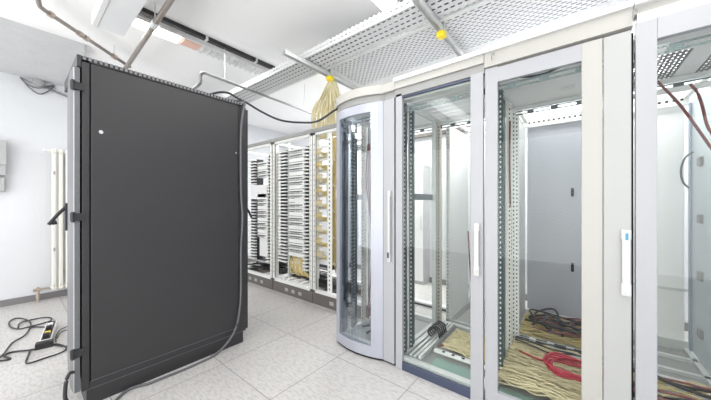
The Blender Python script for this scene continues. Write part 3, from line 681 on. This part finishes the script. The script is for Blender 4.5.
# ---- cabinet 3 : framed glass door
u1, u0 = U(484.9), U(632.6)
t3 = cab(u1, u0, 'cabinet with framed glass door and red cable coil inside')
shell(t3, u0, u1); roof(t3, u0, u1, m_roofw)
g1, g0 = U(497.5), U(581.5); s0 = U(603)
d = MB().box(g1, u1-.002, FV, FV+.025, .015, 1.975).box(s0+.001, g0, FV, FV+.025, .015, 1.968).box(g0, g1, FV, FV+.025, 1.885, 1.968).box(g0, g1, FV, FV+.025, .015, .10)
d3 = d.build('door', m_cabw, t3, label='door with broad grey frame')
box('glass_pane', m_glass, d3, g0, g1, FV+.008, FV+.012, .10, 1.885)
box('inner_stile', m_cream, d3, s0+.002, g0-.001, FV-.003, FV+.02, .015, 1.966, .002, label='cream coloured stile')
box('handle_stile', m_cabw2, d3, u0+.004, s0-.001, FV-.008, FV+.025, .015, 1.965, .004)
hh = handle(d3, U(625.5), .775, 1.07, w=.014); lockat(hh, U(625.5), .80)
box('sticker', m_blue, hh, U(627.5), U(624.5), FV-.0315, FV-.030, 1.025, 1.055, label='small blue sticker')
box('top_beam', m_cream, t3, u0, u1, FV-.012, FV+.06, 1.98, 2.06); box('top_lip', m_white, t3, u0, u1, FV-.03, FV+.06, 2.06, 2.085)
uu = u1-.012
post(t3, m_pteal, uu, V(497.5, uu), V(505, uu), dots=m_rackw); post(t3, m_wcable, uu, V(505.5, uu), V(507, uu), .01, name='cable_strip')
post(t3, m_pwhite, uu, V(507.2, uu), BV-.12, .03, name='mounting_rail', dots=m_gap); post(t3, m_prail, uu-.004, BV-.11, BV, .03, name='mounting_rail', dots=m_gap)
for v in (FV+.45, BV-.06): post(t3, m_prail, u0+.008, v, v+.04, -.03, name='mounting_rail')
MB().tube([(uu-.02, V(507, uu), 1.8), (uu-.02, V(506.5, uu), 1.5), (uu-.02, V(507.5, uu), 1.1), (uu-.02, V(508, uu), .8)], .006).build('data_cable', m_redbr, None, round_=True, **T('thin reddish cable down the left side of the red coil cabinet', 'cable'))
MB().tube([onV(x, y, FV+.08) for x, y in ((500, 80), (510, 76), (525, 77), (545, 73.5), (560, 67), (580, 59), (588, 56))], .006).build('roof_cable', m_rubber, None, round_=True, **T('dark cable under the roof of the red coil cabinet', 'cable'))
box('label_plate', m_sheetl, t3, .02, .10, FV+.55, FV+.62, 1.958, 1.961); 
box('base_cover', m_green, t3, u0+.05, u1-.05, FV+.08, FV+.16, .032, .05, label='greenish front floor plate')
MB().box(u0+.01, u1-.02, BV-.06, BV-.02, .12, .135).build('base_cross_bar', m_galv, t3)
q = MB()
for k in range(5): q.box(u0+.03+k*.115, u0+.10+k*.115, BV-.0625, BV-.058, .122, .133).box(u0+.03+k*.115, u0+.10+k*.115, BV-.05, BV-.03, .1345, .136)
q.build('bar_slot', m_gap, t3)
yellows(u0+.01, u1-.03, FV+.15, BV-.08, 150, 'pale yellow cables covering the floor of the red coil cabinet', (.075, .13), .028)
cablemess('loose_cables', m_cable, u0+.02, u1-.05, FV+.3, BV-.1, .14, .17, 3, 'black cable crossing the yellow cables under the red coil', .006)
# red coil
cx = onZ(574, 372, .17); q = MB(); P = []
R = .12
for k in range(7*14+1):
    a = 2*math.pi*k/14; rr = R+.017*math.sin(k*1.7)+.004*(k//14)
    P.append((cx[0]+rr*math.cos(a), cx[1]+.8*rr*math.sin(a), .165+.0065*(k/14)+.006*math.sin(k*.9)))
q.tube(P+[(cx[0]+.16, cx[1]+.03, .17), (cx[0]+.22, cx[1]+.06, .16), (cx[0]+.30, cx[1]+.10, .155)], .006, 6)
q.build('cable_coil', m_red, None, round_=True, **T('coil of bright red cable lying on yellow cables', 'cable'))

box('seal', m_gap, t3, U(633.9), u0+.003, FV+.018, FV+.05, .0, 1.96); box('seal', m_gap, t3, u1-.003, U(484.0), FV+.03, FV+.05, .0, 1.96)  # black strips standing in for the shaded slits beside this cabinet
# ---- cabinet 4
u1, u0 = U(634), -.80
t4 = cab(u1, u0, 'cabinet cut by the right edge, brown cables hanging inside')
shell(t4, u0, u1)
g1 = U(656.8); g0 = u0+.12
d = MB().box(g1, u1-.004, FV-.012, FV+.02, .015, 1.985).box(u0+.006, g0, FV-.012, FV+.02, .015, 1.985).box(g0, g1, FV-.012, FV+.02, 1.895, 1.985).box(g0, g1, FV-.012, FV+.02, .015, .10)
d4 = d.build('door', m_cabw, t4, .002, label='door with broad grey frame')
box('glass_pane', m_glass, d4, g0, g1, FV+.002, FV+.006, .10, 1.895)
box('top_fascia', m_sheetl, t4, u0, u1-.01, FV+.0, FV+.05, 1.99, 2.03); box('top_beam', m_cream, t4, u0, u1, FV+.0, FV+.06, 2.03, 2.06); box('top_lip', m_white, t4, u0, u1, FV-.03, FV+.06, 2.06, 2.085)
ua_, ub_ = onZ(672, 78, 1.962)[0], onZ(690, 78, 1.962)[0]
MB().box(u0+.004, u1-.004, FV+.02, 2.13, 1.962, 1.972).box(u0+.004, u1-.004, 2.56, BV, 1.962, 1.972).box(ub_, ua_, 2.13, 2.56, 1.962, 1.972).build('roof', m_sheetl, t4)
for a, c in ((ua_, u1-.004), (u0+.004, ub_)): box('roof_vent', m_dvent, t4, a, c, 2.13, 2.56, 1.962, 1.966)
post(t4, m_galv, u1-.01, FV+.03, FV+.07, .03); post(t4, m_pwhite, u1-.01, BV-.08, BV-.03, .03)
post(t4, m_prail, u0+.01, FV+.03, FV+.07, -.03); post(t4, m_prail, u0+.01, BV-.08, BV-.03, -.03)
box('top_rail', m_white, t4, u0+.01, u1-.01, BV-.09, BV-.06, 1.86, 1.885)
def vpix(x, y, v): return onV(x, y, v)
MB().tube([vpix(657, 81, 2.3), vpix(664, 88, 2.3), vpix(680, 105, 2.3), vpix(695, 125, 2.3), vpix(712, 149, 2.3), vpix(735, 180, 2.3)], .0065).build('data_cable', m_redbr, None, round_=True, **T('brown cable slanting down from the roof in the rightmost cabinet', 'cable', 'brown cables in the rightmost cabinet'))
MB().tube([vpix(690, 84, 2.3), vpix(697, 92, 2.3), vpix(702, 105, 2.3), vpix(707, 125, 2.3), vpix(713, 135, 2.3)], .0065).build('data_cable', m_redbr, None, round_=True, **T('brown cable hanging nearest the right edge of the photo', 'cable', 'brown cables in the rightmost cabinet'))
MB().tube([vpix(693, 152, 2.9), vpix(685, 158, 2.9), vpix(681, 170, 2.9), vpix(683, 182, 2.9), vpix(689, 188, 2.9)], .006).build('data_cable', m_gcable, None, round_=True, **T('thin grey cable curl in front of the white mesh panel', 'cable'))
yellows(u0+.01, u1-.03, FV+.15, BV-.1, 30, 'tan cables on the floor of the rightmost cabinet', (.085, .14), .08, m_yel)
cablemess('loose_cables', m_cable, u0+.02, u1-.03, FV+.15, BV-.1, .13, .17, 8, 'thick black cables on the floor of the rightmost cabinet', .010)
cablemess('loose_cables', m_redbr, u0+.02, u1-.03, FV+.3, BV-.1, .14, .18, 6, 'brown cables on the floor of the rightmost cabinet', .007)
# hooks on top edge
for x, lab in ((492, 'small metal hook on the top edge between the middle glass cabinets'), (633, 'small metal hook on the top edge near the rightmost cabinet')):
    uu = U(x, FV-.03)
    MB().tube([(uu, FV-.034, 2.0), (uu, FV-.038, 2.03), (uu-.01, FV-.036, 2.04), (uu-.012, FV-.034, 2.025)], .003, 6).build('hook', m_gapgrey, None, **T(lab, 'hook'))

# ---------------------------------------------------------------- rear row behind the glass cabinets
RV0, RV1 = BV+.05, 3.30
def rear(u1, u0, label, back, side=None):
    t = thing('rear_cabinet', ((u0+u1)/2, (RV0+RV1)/2, 0), label, 'server cabinet', 'cabinets standing behind the glass cabinets')
    MB().box(u0, u1, RV0, RV0+.03, 0, .07).box(u0, u1, RV1-.04, RV1, 0, .12).box(u0, u0+.03, RV0, RV1, 0, .07).box(u1-.03, u1, RV0, RV1, 0, .07).build('base_frame', m_galv, t)
    MB().box(u0, u1, RV0, RV0+.03, 2.0, 2.03).box(u0, u0+.03, RV0, RV1, 2.0, 2.03).box(u1-.03, u1, RV0, RV1, 2.0, 2.03).box(u0, u1, RV1-.04, RV1, 2.02, 2.05).build('top_frame', m_rackw, t)
    box('back_panel', back, t, u0+.02, u1-.02, RV1-.01, RV1, .12, 1.955)
    box('top_strip', m_rackw, t, u0, u1, RV1-.035, RV1-.012, 1.95, 2.02); q = MB(); k = u0+.03
    while k < u1-.03: q.box(k, k+.016, RV1-.0365, RV1-.034, 1.985, 2.0); k += .04
    q.build('strip_holes', m_gap, t)
    return t
r2 = rear(1.00, .44, 'pale rear cabinet seen through the frameless glass door', m_sheetl)
box('side_panel', m_sheetl, r2, .985, .997, RV0+.06, RV1-.02, .07, 1.95)
for z in (.35, .72, 1.1, 1.5):
    box('panel_slot', m_gap, r2, .9975, .9985, RV0+.33, RV0+.338, z, z+.22)
post(r2, m_prail, 1.0, RV0, RV0+.09, dots=m_gap)
r3 = rear(.43, -.21, 'rear cabinet with smoke grey back sheet behind the red coil', m_sheet)
post(r3, m_rackw, .42, RV0, RV0+.12, dots=m_gap); box('side_panel', m_prail, r3, .424, .427, RV0+.06, RV1-.02, .07, 1.95)
for z in (.55, 1.25): box('catch', m_gap, r3, U(574, RV1), U(571, RV1), RV1-.022, RV1-.010, z, z+.08)
r4 = rear(-.22, -.66, 'rear cabinet with white mesh panel seen through the rightmost door', m_mesh)
box('back_post', m_bluegrey, r4, -.70, -.655, RV1-.08, RV1-.03, .07, 1.95); box('side_panel', m_bg2, r4, -.70, -.665, RV0, RV1-.08, .07, 1.95)
box('panel_rail', m_galv, r4, -.66, -.22, RV1-.02, RV1-.012, .50, .52)
for z in (.25, .65, 1.05, 1.45): box('hinge_block', m_gapgrey, r4, -.665, -.650, 2.98, 3.05, z, z+.06)
yellows(-.2, .40, RV0+.05, RV1-.1, 60, 'yellow cables on the floor of the smoke grey rear cabinet', (.075, .13), .06, m_yel)
cablemess('loose_cables', m_cable, -.15, .40, RV0+.05, RV1-.1, .12, .22, 4, 'black cables on the floor of the smoke grey rear cabinet', .009, False)
cablemess('loose_cables', m_redbr, -.15, .35, RV0+.05, RV1-.1, .12, .18, 3, 'red brown cables on the floor of the smoke grey rear cabinet', .007, False)
MB().box(-.655, -.23, RV0+.03, RV1-.05, .0, .045).build('base_plate', m_gapgrey, r4)
for vv in (RV0+.15, RV0+.4): box('base_rail', m_galv, r4, -.655, -.23, vv, vv+.03, .046, .07)
for vv in (.2, .32, .5): box('panel_rib', m_galv, r2, .9975, 1.0, RV0+vv, RV0+vv+.012, .08, 1.95)
box('cable_duct', m_brown, None, 1.05, 3.2, VB-.06, VB-.001, 2.19, 2.24, **T('brown grey bar on the back wall seen through frameless glass', 'cable duct'))
# low floor trunking and a wall cupboard in the aisle behind
t = thing('floor_trunking', (1.6, 2.98, 0), 'low white floor trunking seen through the frameless glass', 'trunking')
box('trunk_body', m_white, t, 1.05, 2.6, 2.96, 3.04, 0, .05, .003)
box('brush_strip', m_rubber, t, 1.05, 2.6, 2.955, 2.96, .012, .03)
t = thing('wall_cupboard', (1.9, VB-.1, 0), 'narrow white cupboard against the back wall', 'cupboard')
uA, uB = U(424, VB-.2), U(417, VB-.2)
box('body', m_cabw2, t, uA, uB+.25, VB-.2, VB-.001, 0, 1.75, .003)
dd = box('cupboard_door', m_white, t, uA+.01, uB+.24, VB-.215, VB-.2, .05, 1.74, .003)
box('handle', m_galv, dd, uA+.03, uA+.045, VB-.235, VB-.215, .8, 1.0)

# ---------------------------------------------------------------- world, camera, view
w = bpy.data.worlds.new('world'); bpy.context.scene.world = w; w.use_nodes = True
w.node_tree.nodes['Background'].inputs[0].default_value = (1, 1, 1, 1); w.node_tree.nodes['Background'].inputs[1].default_value = .3
cam = bpy.data.cameras.new('camera'); cam.sensor_width = 36; cam.lens = 36*F/711; cam.shift_y = (CY-200)/711; cam.clip_start = .02
co = bpy.data.objects.new('camera', cam); COL.objects.link(co); co.location = (0, 0, H)
co.rotation_euler = (math.pi/2, 0, math.atan2(B, A)-math.pi/2)
sc = bpy.context.scene; sc.camera = co
sc.view_settings.view_transform = 'Standard'; sc.view_settings.look = 'None'; sc.view_settings.gamma = 1; sc.view_settings.exposure = .0
sc.view_settings.use_curve_mapping = False
sc.cycles.max_bounces = 10; sc.cycles.diffuse_bounces = 5; sc.cycles.transparent_max_bounces = 24; sc.cycles.sample_clamp_indirect = 6
for o in bpy.data.objects:
    if '_o' in o: del o['_o']
